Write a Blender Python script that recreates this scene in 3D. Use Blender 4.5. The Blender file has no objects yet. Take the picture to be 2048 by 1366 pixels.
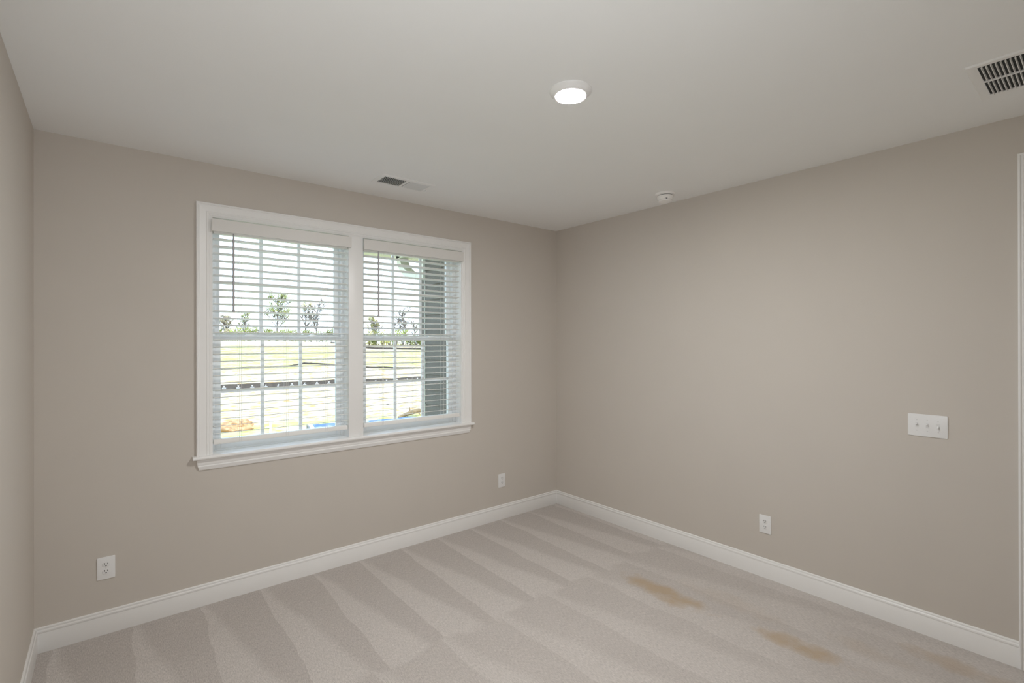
import bpy, bmesh, math, random
from mathutils import Vector, Matrix, noise

SC = bpy.context.scene
COL = SC.collection
rnd = random.Random(7)

# ------------------------------------------------------------------ camera
YAW, PITCH, ROLL = 0.6859, 0.0012, -0.0019
CAM = (-3.5112, -3.5838, 1.6238)
cd = bpy.data.cameras.new('camera')
cam = bpy.data.objects.new('camera', cd)
COL.objects.link(cam)
cd.sensor_width = 36.0
cd.lens = 989.02 * 36.0 / 2048.0
cd.clip_start = 0.02
cd.clip_end = 900
fwd = Vector((math.sin(YAW) * math.cos(PITCH), math.cos(YAW) * math.cos(PITCH), math.sin(PITCH)))
rt = Vector((math.cos(YAW), -math.sin(YAW), 0))
up = rt.cross(fwd)
cr, sr = math.cos(ROLL), math.sin(ROLL)
rt2, up2 = cr * rt + sr * up, -sr * rt + cr * up
M = Matrix((rt2, up2, -fwd)).transposed().to_4x4()
M.translation = Vector(CAM)
cam.matrix_world = M
SC.camera = cam

# ------------------------------------------------------------------ world, sun, exposure
SC.view_settings.view_transform = 'Standard'
SC.view_settings.look = 'None'
SC.view_settings.gamma = 1.0
SC.view_settings.use_curve_mapping = False
SC.view_settings.exposure = 0.0
try:
    SC.cycles.use_denoising = True
    SC.cycles.max_bounces = 16
    SC.cycles.diffuse_bounces = 10
    SC.cycles.transparent_max_bounces = 16
except Exception:
    pass

LAMP_STRENGTH = 710.0
LAMP_COLOR = (1.0, 1.0, 0.99)
SKY_STRENGTH = 3.8
SUN_STRENGTH = 5.0
FLASH_POWER = 63.0

w = bpy.data.worlds.new('sky')
SC.world = w
w.use_nodes = True
nt = w.node_tree
nt.nodes.clear()
o_ = nt.nodes.new('ShaderNodeOutputWorld')
bg = nt.nodes.new('ShaderNodeBackground')
geo = nt.nodes.new('ShaderNodeNewGeometry')
sep = nt.nodes.new('ShaderNodeSeparateXYZ')
rmp = nt.nodes.new('ShaderNodeValToRGB')
tc = nt.nodes.new('ShaderNodeTexCoord')
nt.links.new(tc.outputs['Generated'], sep.inputs[0])
nt.links.new(sep.outputs['Z'], rmp.inputs[0])
rmp.color_ramp.elements[0].position = 0.0
rmp.color_ramp.elements[0].color = (0.74, 0.87, 1.0, 1)
rmp.color_ramp.elements[1].position = 0.7
rmp.color_ramp.elements[1].color = (0.48, 0.72, 1.0, 1)
nt.links.new(rmp.outputs[0], bg.inputs[0])
bg.inputs[1].default_value = SKY_STRENGTH
nt.links.new(bg.outputs[0], o_.inputs[0])

sd = bpy.data.lights.new('sun', 'SUN')
sd.energy = SUN_STRENGTH
sd.angle = math.radians(0.6)
sd.color = (1.0, 0.96, 0.9)
sun = bpy.data.objects.new('sun', sd)
COL.objects.link(sun)
sun.rotation_euler = Vector((-0.35, 0.6, -0.72)).to_track_quat('-Z', 'Y').to_euler()
sun.location = (4, -10, 14)

# the photographer's flash beside the camera, tipped up so that it bounces off the ceiling
fd = bpy.data.lights.new('bounce_flash', 'SPOT')
fd.energy = FLASH_POWER
fd.color = (0.97, 1.0, 1.02)
fd.spot_size = math.radians(150)
fd.spot_blend = 1.0
fd.shadow_soft_size = 0.08
flash = bpy.data.objects.new('bounce_flash', fd)
COL.objects.link(flash)
flash.location = (-3.30, -3.45, 1.70)
flash.rotation_euler = Vector((0.65, 1.05, 0.3)).to_track_quat('-Z', 'Y').to_euler()

# ------------------------------------------------------------------ materials
def nodes_mat(name):
    m = bpy.data.materials.new(name)
    m.use_nodes = True
    t = m.node_tree
    return m, t, t.nodes['Principled BSDF'], t.nodes['Material Output']

def mat(name, col, rough=0.5, spec=0.5, var=0.03, scale=20.0, bump=0.0, bscale=200.0, metal=0.0):
    m, t, b, out = nodes_mat(name)
    g = t.nodes.new('ShaderNodeTexCoord')
    n = t.nodes.new('ShaderNodeTexNoise')
    n.inputs['Scale'].default_value = scale
    n.inputs['Detail'].default_value = 3
    t.links.new(g.outputs['Object'], n.inputs['Vector'])
    r = t.nodes.new('ShaderNodeValToRGB')
    r.color_ramp.elements[0].position = 0.3
    r.color_ramp.elements[1].position = 0.7
    r.color_ramp.elements[0].color = tuple(c * (1 - var) for c in col) + (1,)
    r.color_ramp.elements[1].color = tuple(min(1, c * (1 + var)) for c in col) + (1,)
    t.links.new(n.outputs['Fac'], r.inputs[0])
    t.links.new(r.outputs[0], b.inputs['Base Color'])
    b.inputs['Roughness'].default_value = rough
    b.inputs['Specular IOR Level'].default_value = spec
    b.inputs['Metallic'].default_value = metal
    if bump > 0:
        n2 = t.nodes.new('ShaderNodeTexNoise')
        n2.inputs['Scale'].default_value = bscale
        n2.inputs['Detail'].default_value = 2
        t.links.new(g.outputs['Object'], n2.inputs['Vector'])
        bp = t.nodes.new('ShaderNodeBump')
        bp.inputs['Strength'].default_value = bump
        bp.inputs['Distance'].default_value = 0.001
        t.links.new(n2.outputs['Fac'], bp.inputs['Height'])
        t.links.new(bp.outputs[0], b.inputs['Normal'])
    return m

WALL = mat('wall_paint', (0.60, 0.557, 0.508), 0.75, 0.25, 0.008, 3, 0.15, 260)
CEIL = mat('ceiling_paint', (0.86, 0.865, 0.86), 0.9, 0.1, 0.006, 3, 0.15, 200)
TRIM = mat('trim_paint', (0.86, 0.855, 0.845), 0.35, 0.45, 0.006, 8)
VINYL = mat('window_vinyl', (0.80, 0.81, 0.82), 0.4, 0.4, 0.006, 8)
BLIND = mat('blind_white', (0.89, 0.885, 0.865), 0.45, 0.4, 0.01, 8)
VALM = mat('valance_white', (0.74, 0.725, 0.70), 0.45, 0.4, 0.01, 8)
CORD = mat('cord_white', (0.75, 0.75, 0.73), 0.8, 0.2)
WAND = mat('wand_grey', (0.46, 0.45, 0.47), 0.35, 0.5)
PLATE = mat('plate_white', (0.82, 0.82, 0.82), 0.3, 0.5, 0.004, 10)
SLOT = mat('slot_dark', (0.05, 0.05, 0.05), 0.6, 0.3)
SCREW = mat('screw_white', (0.72, 0.72, 0.72), 0.3, 0.5)
VENTW = mat('vent_white', (0.84, 0.84, 0.83), 0.45, 0.4, 0.006, 10)
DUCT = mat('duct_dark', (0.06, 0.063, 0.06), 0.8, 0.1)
LOCKM = mat('lock_white', (0.78, 0.79, 0.80), 0.35, 0.5)
DETECT = mat('detector_white', (0.90, 0.885, 0.87), 0.45, 0.4)
GAP = mat('gap_dark', (0.08, 0.08, 0.08), 0.8, 0.2)
BRASS = mat('satin_nickel', (0.55, 0.53, 0.5), 0.3, 0.5, 0.02, 20, metal=1.0)

def glass_mat():
    m = bpy.data.materials.new('window_glass')
    m.use_nodes = True
    t = m.node_tree
    t.nodes.clear()
    out = t.nodes.new('ShaderNodeOutputMaterial')
    tr = t.nodes.new('ShaderNodeBsdfTransparent')
    tr.inputs[0].default_value = (0.96, 0.975, 0.97, 1)
    gl = t.nodes.new('ShaderNodeBsdfGlossy')
    gl.inputs['Roughness'].default_value = 0.02
    fr = t.nodes.new('ShaderNodeFresnel')
    fr.inputs[0].default_value = 1.45
    mx = t.nodes.new('ShaderNodeMixShader')
    ml = t.nodes.new('ShaderNodeMath')
    ml.operation = 'MULTIPLY'
    ml.inputs[1].default_value = 0.7
    t.links.new(fr.outputs[0], ml.inputs[0])
    t.links.new(ml.outputs[0], mx.inputs[0])
    t.links.new(tr.outputs[0], mx.inputs[1])
    t.links.new(gl.outputs[0], mx.inputs[2])
    t.links.new(mx.outputs[0], out.inputs[0])
    return m
GLASS = glass_mat()

def emit_mat():
    m, t, b, out = nodes_mat('lamp_diffuser')
    b.inputs['Base Color'].default_value = (0.9, 0.9, 0.88, 1)
    b.inputs['Emission Color'].default_value = LAMP_COLOR + (1,)
    b.inputs['Emission Strength'].default_value = LAMP_STRENGTH
    return m
EMIT = emit_mat()

def math_node(t, op, a, b=None, clamp=False):
    n = t.nodes.new('ShaderNodeMath')
    n.operation = op
    n.use_clamp = clamp
    for i, v in enumerate((a, b)):
        if v is None:
            continue
        if isinstance(v, (int, float)):
            n.inputs[i].default_value = v
        else:
            t.links.new(v, n.inputs[i])
    return n.outputs[0]

def carpet_mat():
    m, t, b, out = nodes_mat('carpet_loop')
    tc = t.nodes.new('ShaderNodeTexCoord')
    P = tc.outputs['Object']
    sp = t.nodes.new('ShaderNodeSeparateXYZ')
    t.links.new(P, sp.inputs[0])
    X, Y = sp.outputs['X'], sp.outputs['Y']
    # wobble
    nz = t.nodes.new('ShaderNodeTexNoise')
    nz.inputs['Scale'].default_value = 3.2
    nz.inputs['Detail'].default_value = 3
    t.links.new(P, nz.inputs['Vector'])
    wob = math_node(t, 'MULTIPLY', math_node(t, 'SUBTRACT', nz.outputs['Fac'], 0.5), 0.20)
    wob2 = math_node(t, 'MULTIPLY', math_node(t, 'SUBTRACT', nz.outputs['Fac'], 0.5), 0.9)

    def strokes(y0, length, x0, period, lo, hi, skew):
        # wedge of brushed pile: narrow at its start, wide at its end
        tt = math_node(t, 'DIVIDE', math_node(t, 'SUBTRACT', y0, Y), length)
        u = math_node(t, 'ADD', math_node(t, 'DIVIDE', math_node(t, 'SUBTRACT', X, x0), period), 20.0)
        u = math_node(t, 'ADD', u, math_node(t, 'MULTIPLY', tt, skew))
        u = math_node(t, 'ADD', u, wob)
        u = math_node(t, 'FRACT', u)
        edge = math_node(t, 'ADD', lo, math_node(t, 'MULTIPLY', tt, hi - lo))
        d = math_node(t, 'DIVIDE', math_node(t, 'SUBTRACT', edge, u), 0.15)
        d = math_node(t, 'ADD', d, 0.5, clamp=True)
        return d, tt
    s1, t1 = strokes(0.0, 1.35, -3.40, 0.333, 0.06, 0.80, 0.05)
    s2, t2 = strokes(-1.26, 1.5, -3.28, 0.39, 0.10, 0.95, -0.15)
    s3, t3 = strokes(-2.5, 1.6, -3.10, 0.36, 0.15, 0.9, 0.1)
    yw = math_node(t, 'ADD', Y, math_node(t, 'MULTIPLY', wob2, 0.35))
    in2 = math_node(t, 'ADD', math_node(t, 'DIVIDE', math_node(t, 'SUBTRACT', -1.27, yw), 0.05), 0.5, clamp=True)
    in3 = math_node(t, 'ADD', math_node(t, 'DIVIDE', math_node(t, 'SUBTRACT', -2.55, yw), 0.2), 0.5, clamp=True)

    def mixv(f, a, b_):
        return math_node(t, 'ADD', math_node(t, 'MULTIPLY', a, math_node(t, 'SUBTRACT', 1.0, f)), math_node(t, 'MULTIPLY', b_, f))
    s2s = math_node(t, 'ADD', math_node(t, 'MULTIPLY', s2, 0.6), 0.28)
    s3s = math_node(t, 'ADD', math_node(t, 'MULTIPLY', s3, 0.45), 0.35)
    lay = mixv(in2, s1, s2s)
    lay = mixv(in3, lay, s3s)
    # soft patches
    np_ = t.nodes.new('ShaderNodeTexNoise')
    np_.inputs['Scale'].default_value = 3.7
    np_.inputs['Detail'].default_value = 4
    t.links.new(P, np_.inputs['Vector'])
    patch = math_node(t, 'MULTIPLY', math_node(t, 'SUBTRACT', np_.outputs['Fac'], 0.5), 0.7)
    lay = math_node(t, 'ADD', lay, patch, clamp=True)
    # fibre rows running along y
    mp = t.nodes.new('ShaderNodeMapping')
    mp.inputs['Scale'].default_value = (240, 60, 1)
    t.links.new(P, mp.inputs[0])
    nf = t.nodes.new('ShaderNodeTexNoise')
    nf.inputs['Scale'].default_value = 1.0
    nf.inputs['Detail'].default_value = 3
    nf.inputs['Distortion'].default_value = 0.6
    t.links.new(mp.outputs[0], nf.inputs['Vector'])
    fib = math_node(t, 'MULTIPLY', math_node(t, 'SUBTRACT', nf.outputs['Fac'], 0.5), 0.85)
    val = math_node(t, 'ADD', lay, 0.0)
    ramp = t.nodes.new('ShaderNodeMixRGB')
    ramp.inputs[1].default_value = (0.505, 0.464, 0.438, 1)
    ramp.inputs[2].default_value = (0.585, 0.543, 0.516, 1)
    t.links.new(val, ramp.inputs[0])
    fm = t.nodes.new('ShaderNodeMixRGB')
    fm.blend_type = 'MULTIPLY'
    fm.inputs[0].default_value = 1.0
    t.links.new(ramp.outputs[0], fm.inputs[1])
    cf = t.nodes.new('ShaderNodeCombineColor')
    f1 = math_node(t, 'ADD', fib, 1.0)
    for i in range(3):
        t.links.new(f1, cf.inputs[i])
    t.links.new(cf.outputs[0], fm.inputs[2])
    col = fm.outputs[0]

    # tan stains along the right wall
    ns = t.nodes.new('ShaderNodeTexNoise')
    ns.inputs['Scale'].default_value = 9
    ns.inputs['Detail'].default_value = 4
    t.links.new(P, ns.inputs['Vector'])
    for (cx, cy, rx, ry, amt) in ((-0.72, -1.72, 0.11, 0.34, 0.9), (-0.655, -2.50, 0.085, 0.27, 0.85),
                                  (-0.23, -3.07, 0.08, 0.26, 0.5), (-0.50, -2.05, 0.10, 0.35, 0.16), (-0.42, -2.75, 0.08, 0.2, 0.2)):
        dx = math_node(t, 'DIVIDE', math_node(t, 'SUBTRACT', X, cx), rx)
        dy = math_node(t, 'DIVIDE', math_node(t, 'SUBTRACT', Y, cy), ry)
        r2 = math_node(t, 'ADD', math_node(t, 'MULTIPLY', dx, dx), math_node(t, 'MULTIPLY', dy, dy))
        r2 = math_node(t, 'ADD', r2, math_node(t, 'MULTIPLY', math_node(t, 'SUBTRACT', ns.outputs['Fac'], 0.5), 2.4))
        f = math_node(t, 'SUBTRACT', 1.0, r2, clamp=True)
        f = math_node(t, 'MULTIPLY', f, amt, clamp=True)
        mx = t.nodes.new('ShaderNodeMixRGB')
        t.links.new(f, mx.inputs[0])
        t.links.new(col, mx.inputs[1])
        mx.inputs[2].default_value = (0.47, 0.36, 0.25, 1)
        col = mx.outputs[0]
    t.links.new(col, b.inputs['Base Color'])
    b.inputs['Roughness'].default_value = 0.95
    b.inputs['Specular IOR Level'].default_value = 0.1
    try:
        b.inputs['Sheen Weight'].default_value = 0.15
    except Exception:
        pass
    bp = t.nodes.new('ShaderNodeBump')
    bp.inputs['Strength'].default_value = 0.6
    bp.inputs['Distance'].default_value = 0.004
    t.links.new(nf.outputs['Fac'], bp.inputs['Height'])
    t.links.new(bp.outputs[0], b.inputs['Normal'])
    return m
CARPET = carpet_mat()

def ground_mat():
    m, t, b, out = nodes_mat('graded_dirt_and_grass')
    tc = t.nodes.new('ShaderNodeTexCoord')
    P = tc.outputs['Object']
    sp = t.nodes.new('ShaderNodeSeparateXYZ')
    t.links.new(P, sp.inputs[0])
    s = math_node(t, 'ADD', sp.outputs['Y'], math_node(t, 'MULTIPLY', sp.outputs['X'], 0.18))
    n1 = t.nodes.new('ShaderNodeTexNoise')
    n1.inputs['Scale'].default_value = 0.16
    n1.inputs['Detail'].default_value = 5
    t.links.new(P, n1.inputs['Vector'])
    n2 = t.nodes.new('ShaderNodeTexNoise')
    n2.inputs['Scale'].default_value = 1.6
    n2.inputs['Detail'].default_value = 5
    t.links.new(P, n2.inputs['Vector'])
    dr = t.nodes.new('ShaderNodeValToRGB')
    e = dr.color_ramp.elements
    e[0].position = 0.36
    e[0].color = (0.44, 0.26, 0.115, 1)
    e[1].position = 0.50
    e[1].color = (0.50, 0.41, 0.29, 1)
    t.links.new(n2.outputs['Fac'], dr.inputs[0])
    gr = t.nodes.new('ShaderNodeValToRGB')
    e = gr.color_ramp.elements
    e[0].position = 0.3
    e[0].color = (0.31, 0.33, 0.085, 1)
    e[1].position = 0.62
    e[1].color = (0.46, 0.435, 0.18, 1)
    t.links.new(n2.outputs['Fac'], gr.inputs[0])
    sw = math_node(t, 'ADD', s, math_node(t, 'MULTIPLY', math_node(t, 'SUBTRACT', n1.outputs['Fac'], 0.5), 30.0))

    def band(a, b_, soft):
        lo = math_node(t, 'DIVIDE', math_node(t, 'SUBTRACT', sw, a), soft, clamp=True)
        hi = math_node(t, 'DIVIDE', math_node(t, 'SUBTRACT', b_, sw), soft, clamp=True)
        return math_node(t, 'MULTIPLY', lo, hi)
    g1 = band(62, 112, 6)
    g2 = math_node(t, 'DIVIDE', math_node(t, 'SUBTRACT', 25.5, math_node(t, 'ADD', s, math_node(t, 'MULTIPLY', math_node(t, 'SUBTRACT', n1.outputs['Fac'], 0.5), 8.0))), 2.0, clamp=True)
    gm = math_node(t, 'MAXIMUM', g1, g2)
    n3 = t.nodes.new('ShaderNodeTexNoise')
    n3.inputs['Scale'].default_value = 0.45
    n3.inputs['Detail'].default_value = 6
    t.links.new(P, n3.inputs['Vector'])
    gm = math_node(t, 'MULTIPLY', gm, math_node(t, 'MULTIPLY', math_node(t, 'SUBTRACT', n3.outputs['Fac'], 0.36), 5.0, clamp=True), clamp=True)
    mx = t.nodes.new('ShaderNodeMixRGB')
    t.links.new(gm, mx.inputs[0])
    t.links.new(dr.outputs[0], mx.inputs[1])
    t.links.new(gr.outputs[0], mx.inputs[2])
    t.links.new(mx.outputs[0], b.inputs['Base Color'])
    b.inputs['Roughness'].default_value = 1.0
    b.inputs['Specular IOR Level'].default_value = 0.0
    return m
GROUND = ground_mat()
SIDING = mat('siding_grey', (0.125, 0.111, 0.098), 0.7, 0.2, 0.05, 6)
EXTW = mat('exterior_white', (0.62, 0.61, 0.55), 0.5, 0.3, 0.02, 5)
FABRIC = mat('silt_fabric', (0.085, 0.072, 0.064), 0.9, 0.1, 0.2, 2)
LOGO = mat('printed_white', (0.5, 0.52, 0.55), 0.8, 0.1)
POSTW = mat('stake_wood', (0.5, 0.42, 0.32), 0.9, 0.1, 0.1, 12)
CLAY = mat('red_clay', (0.40, 0.235, 0.125), 1.0, 0.0, 0.5, 5.0, 0.6, 12)
PVC = mat('white_pvc', (0.85, 0.85, 0.84), 0.4, 0.4)
STONE = mat('stone_grey', (0.12, 0.11, 0.10), 0.9, 0.1, 0.2, 10)
TIMBER = mat('driftwood', (0.20, 0.14, 0.08), 0.9, 0.1, 0.3, 3)
BARK = mat('tree_bark', (0.18, 0.158, 0.14), 0.95, 0.05, 0.25, 2)
LEAFG = mat('leaf_green', (0.29, 0.31, 0.085), 0.8, 0.1, 0.35, 0.6)
LEAFY = mat('leaf_yellow', (0.48, 0.44, 0.17), 0.8, 0.1, 0.25, 0.6)
LEAFD = mat('leaf_olive', (0.19, 0.20, 0.06), 0.8, 0.1, 0.35, 0.6)
LEAFR = mat('leaf_bud', (0.40, 0.34, 0.21), 0.8, 0.1, 0.3, 0.6)
STEEL = mat('container_grey', (0.13, 0.12, 0.11), 0.7, 0.3, 0.1, 3)

def tarp_mat():
    m, t, b, out = nodes_mat('blue_tarp')
    tc = t.nodes.new('ShaderNodeTexCoord')
    n = t.nodes.new('ShaderNodeTexNoise')
    n.inputs['Scale'].default_value = 3.0
    n.inputs['Detail'].default_value = 6
    t.links.new(tc.outputs['Object'], n.inputs['Vector'])
    r = t.nodes.new('ShaderNodeValToRGB')
    e = r.color_ramp.elements
    e[0].position = 0.5
    e[0].color = (0.025, 0.075, 0.23, 1)
    e[1].position = 0.68
    e[1].color = (0.3, 0.34, 0.4, 1)
    t.links.new(n.outputs['Fac'], r.inputs[0])
    t.links.new(r.outputs[0], b.inputs['Base Color'])
    b.inputs['Roughness'].default_value = 0.6
    return m
TARP = tarp_mat()

# ------------------------------------------------------------------ mesh helpers
def finish(bm, name, m, parent=None, loc=None, smooth=35.0, bevel=0.0):
    bmesh.ops.recalc_face_normals(bm, faces=bm.faces)
    if bevel > 0:
        es = [e for e in bm.edges if len(e.link_faces) == 2 and e.calc_face_angle(0) > math.radians(40)]
        bmesh.ops.bevel(bm, geom=es, offset=bevel, segments=2, affect='EDGES', profile=0.5, clamp_overlap=True)
    if smooth:
        lim = math.radians(smooth)
        for f in bm.faces:
            f.smooth = True
        for e in bm.edges:
            if len(e.link_faces) != 2 or e.calc_face_angle(0) > lim:
                e.smooth = False
    me = bpy.data.meshes.new(name)
    bm.to_mesh(me)
    bm.free()
    me.materials.append(m)
    o = bpy.data.objects.new(name, me)
    COL.objects.link(o)
    if parent is not None:
        o.parent = parent
    if loc is not None:
        o.location = loc
    return o

def add_box(bm, a, b):
    x0, y0, z0 = (min(a[i], b[i]) for i in range(3))
    x1, y1, z1 = (max(a[i], b[i]) for i in range(3))
    v = [bm.verts.new(p) for p in ((x0, y0, z0), (x1, y0, z0), (x1, y1, z0), (x0, y1, z0),
                                   (x0, y0, z1), (x1, y0, z1), (x1, y1, z1), (x0, y1, z1))]
    for f in ((0, 3, 2, 1), (4, 5, 6, 7), (0, 1, 5, 4), (1, 2, 6, 5), (2, 3, 7, 6), (3, 0, 4, 7)):
        bm.faces.new([v[i] for i in f])
    return v

def box(name, a, b, m, parent=None, bevel=0.0, loc=None):
    bm = bmesh.new()
    add_box(bm, a, b)
    return finish(bm, name, m, parent, loc, bevel=bevel)

def add_tube(bm, pts, radii, seg=8, caps=True):
    pts = [Vector(p) for p in pts]
    rings = []
    for i, p in enumerate(pts):
        d = (pts[min(i + 1, len(pts) - 1)] - pts[max(i - 1, 0)]).normalized()
        a = d.cross(Vector((0, 0, 1)))
        if a.length < 0.05:
            a = d.cross(Vector((1, 0, 0)))
        a.normalize()
        b = d.cross(a)
        r = radii[i] if isinstance(radii, (list, tuple)) else radii
        rings.append([bm.verts.new(p + (a * math.cos(t) + b * math.sin(t)) * r)
                      for t in (2 * math.pi * k / seg for k in range(seg))])
    for i in range(len(rings) - 1):
        for k in range(seg):
            bm.faces.new((rings[i][k], rings[i][(k + 1) % seg], rings[i + 1][(k + 1) % seg], rings[i + 1][k]))
    if caps:
        bm.faces.new(rings[0][::-1])
        bm.faces.new(rings[-1])

def add_lathe(bm, prof, seg=64, centre=(0, 0)):
    rings = []
    for (r, z) in prof:
        if r < 1e-6:
            rings.append([bm.verts.new((centre[0], centre[1], z))])
        else:
            rings.append([bm.verts.new((centre[0] + r * math.cos(2 * math.pi * k / seg), centre[1] + r * math.sin(2 * math.pi * k / seg), z)) for k in range(seg)])
    for a, b in zip(rings, rings[1:]):
        for k in range(seg):
            k2 = (k + 1) % seg
            if len(a) == 1 and len(b) == 1:
                continue
            if len(a) == 1:
                bm.faces.new((a[0], b[k], b[k2]))
            elif len(b) == 1:
                bm.faces.new((a[k], b[0], a[k2]))
            else:
                bm.faces.new((a[k], a[k2], b[k2], b[k]))

def add_sweep(bm, path, prof, mapf, i0=0, i1=None, closed=True):
    """path: 2D points; prof: (offset to the left of travel, height) points; mitred at inner path points."""
    P = [Vector(p) for p in path]
    if i1 is None:
        i1 = len(P) - 1
    rings = []
    for i in range(i0, i1 + 1):
        ns = []
        if i > 0:
            d = (P[i] - P[i - 1]).normalized()
            ns.append(Vector((-d.y, d.x)))
        if i < len(P) - 1:
            d = (P[i + 1] - P[i]).normalized()
            ns.append(Vector((-d.y, d.x)))
        if len(ns) == 1:
            mv = ns[0]
        else:
            mv = (ns[0] + ns[1])
            mv = mv / (1 + ns[0].dot(ns[1]))
        rings.append([bm.verts.new(mapf(*(P[i] + mv * a), b)) for (a, b) in prof])
    n = len(prof)
    for r1, r2 in zip(rings, rings[1:]):
        for k in range(n if closed else n - 1):
            k2 = (k + 1) % n
            bm.faces.new((r1[k], r1[k2], r2[k2], r2[k]))
    if closed:
        bm.faces.new(rings[0][::-1])
        bm.faces.new(rings[-1])

def empty(name, loc=(0, 0, 0), rotz=0.0, parent=None):
    o = bpy.data.objects.new(name, None)
    COL.objects.link(o)
    o.location = loc
    o.rotation_euler = (0, 0, rotz)
    o.empty_display_size = 0.1
    if parent is not None:
        o.parent = parent
    return o

def tag(o, label=None, cat=None, group=None, kind=None):
    if label:
        o['label'] = label
    if cat:
        o['category'] = cat
    if group:
        o['group'] = group
    if kind:
        o['kind'] = kind
    return o

def copy_tree(o, parent=None):
    c = o.copy()
    COL.objects.link(c)
    if parent is not None:
        c.parent = parent
    for ch in list(o.children):
        copy_tree(ch, c)
    return c

# ------------------------------------------------------------------ room shell
W, H, D = 3.8088, 2.7432, -4.20
T = 0.12
TW = 0.17                       # window wall thickness
OX0, OX1, OZ0, OZ1 = -3.012, -1.133, 0.904, 2.422      # rough opening for both windows

tag(box('floor', (-W - T, D - T, -0.12), (T, TW, 0), CARPET), 'beige cut-pile carpet with vacuum strokes and tan stains', 'carpet', kind='structure')
tag(box('ceiling', (-W - T, D - T, H), (T, TW, H + 0.12), CEIL), 'flat white painted ceiling', 'ceiling', kind='structure')
bm = bmesh.new()
add_box(bm, (-W - T, 0, 0), (OX0, TW, H))
add_box(bm, (OX1, 0, 0), (T, TW, H))
add_box(bm, (OX0, 0, 0), (OX1, TW, OZ0))
add_box(bm, (OX0, 0, OZ1), (OX1, TW, H))
add_box(bm, (-2.123, 0.0, OZ0), (-2.042, TW, OZ1))
tag(finish(bm, 'wall_back', WALL, smooth=0), 'greige painted wall holding the twin window', 'wall', kind='structure')
tag(box('wall_left', (-W - T, D - T, 0), (-W, 0, H), WALL), 'greige painted wall at the left edge of the photo', 'wall', kind='structure')
DY0, DY1, DZ = -4.075, -3.365, 2.462
bm = bmesh.new()
add_box(bm, (0, DY1, 0), (T, 0, H))
add_box(bm, (0, D - T, 0), (T, DY0, H))
add_box(bm, (0, DY0, DZ), (T, DY1, H))
tag(finish(bm, 'wall_right', WALL, smooth=0), 'greige painted wall with the light switch', 'wall', kind='structure')
tag(box('wall_front', (-W, D - T, 0), (0, D, H), WALL), 'greige painted wall behind the camera', 'wall', kind='structure')

# baseboards
bb_prof = [(0, 0), (0.015, 0), (0.015, 0.0985), (0.0135, 0.1005), (0.0135, 0.103), (0.0155, 0.1045), (0.0155, 0.112), (0.0135, 0.116),
           (0.0095, 0.1185), (0.009, 0.1205), (0.0095, 0.1225), (0.009, 0.1255), (0.0065, 0.129), (0.004, 0.1304), (0, 0.1304)]
room_path = [(0, -3.276), (0, 0), (-W, 0), (-W, D), (0, D), (0, -4.165)]
for i, nm, lb in ((0, 'baseboard_right', 'white moulded baseboard along the light-switch wall'), (1, 'baseboard_back', 'white moulded baseboard below the window'),
                  (2, 'baseboard_left', 'white moulded baseboard along the left wall'), (3, 'baseboard_front', 'white moulded baseboard behind the camera')):
    bm = bmesh.new()
    add_sweep(bm, room_path, bb_prof, lambda u, v, b: (u, v, b), i, i + 1)
    tag(finish(bm, nm, TRIM, smooth=50), lb, 'baseboard', kind='structure')

# ------------------------------------------------------------------ window casing
ST = 0.926                                   # stool top
CX0, CX1, CZ1 = -3.089, -1.0535, 2.493       # outer edges of casing
cas_prof = [(0, 0), (0, 0.019), (0.003, 0.0215), (0.008, 0.0215), (0.011, 0.019), (0.012, 0.0165), (0.015, 0.0165), (0.017, 0.0175), (0.020, 0.0165),
            (0.048, 0.0145), (0.052, 0.0130), (0.054, 0.0150), (0.058, 0.0158), (0.062, 0.0145), (0.064, 0.0120), (0.067, 0.0115),
            (0.069, 0.0130), (0.073, 0.0130), (0.076, 0.0110), (0.084, 0.0095), (0.086, 0.0075), (0.086, 0)]
trim = empty('trim_1', (-2.07, 0, ST))
tag(trim, 'white moulded casing, sill and apron around the twin window', 'window trim', kind='structure')
def loc_(o, root):
    o.location = Vector(o.location) - Vector(root.location)
    return o
path = [(CX0, ST), (CX0, CZ1), (CX1, CZ1), (CX1, ST)]
vmap = lambda u, v, b: (u, -b, v)
cp = [(-a, b) for a, b in cas_prof]
for i, nm in ((0, 'side_casing'), (1, 'head_casing'), (2, 'side_casing')):
    bm = bmesh.new()
    add_sweep(bm, path, cp, vmap, i, i + 1)
    loc_(finish(bm, nm, TRIM, trim, smooth=50), trim)
loc_(box('mullion_casing', (-2.1375, -0.0125, ST), (-2.0275, 0, 2.4075), TRIM, trim, bevel=0.002), trim)
# stool: nosing in front of the wall plus the shelf inside each reveal
bm = bmesh.new()
nose = [(-0.0, 0.904), (-0.036, 0.904), (-0.041, 0.9055), (-0.0445, 0.909), (-0.046, 0.915), (-0.0445, 0.921), (-0.041, 0.9245), (-0.036, 0.926), (0.0, 0.926)]
for xs in ((-3.110, -1.0365),):
    r = [[bm.verts.new((x, y, z)) for (y, z) in nose] for x in xs]
    n = len(nose)
    for k in range(n):
        bm.faces.new((r[0][k], r[0][(k + 1) % n], r[1][(k + 1) % n], r[1][k]))
    bm.faces.new(r[0][::-1])
    bm.faces.new(r[1])
for x0, x1 in ((-3.0, -2.1355), (-2.0295, -1.1455)):
    add_box(bm, (x0, 0.0, 0.906), (x1, 0.088, 0.926))
loc_(finish(bm, 'stool', TRIM, trim, smooth=40), trim)
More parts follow.
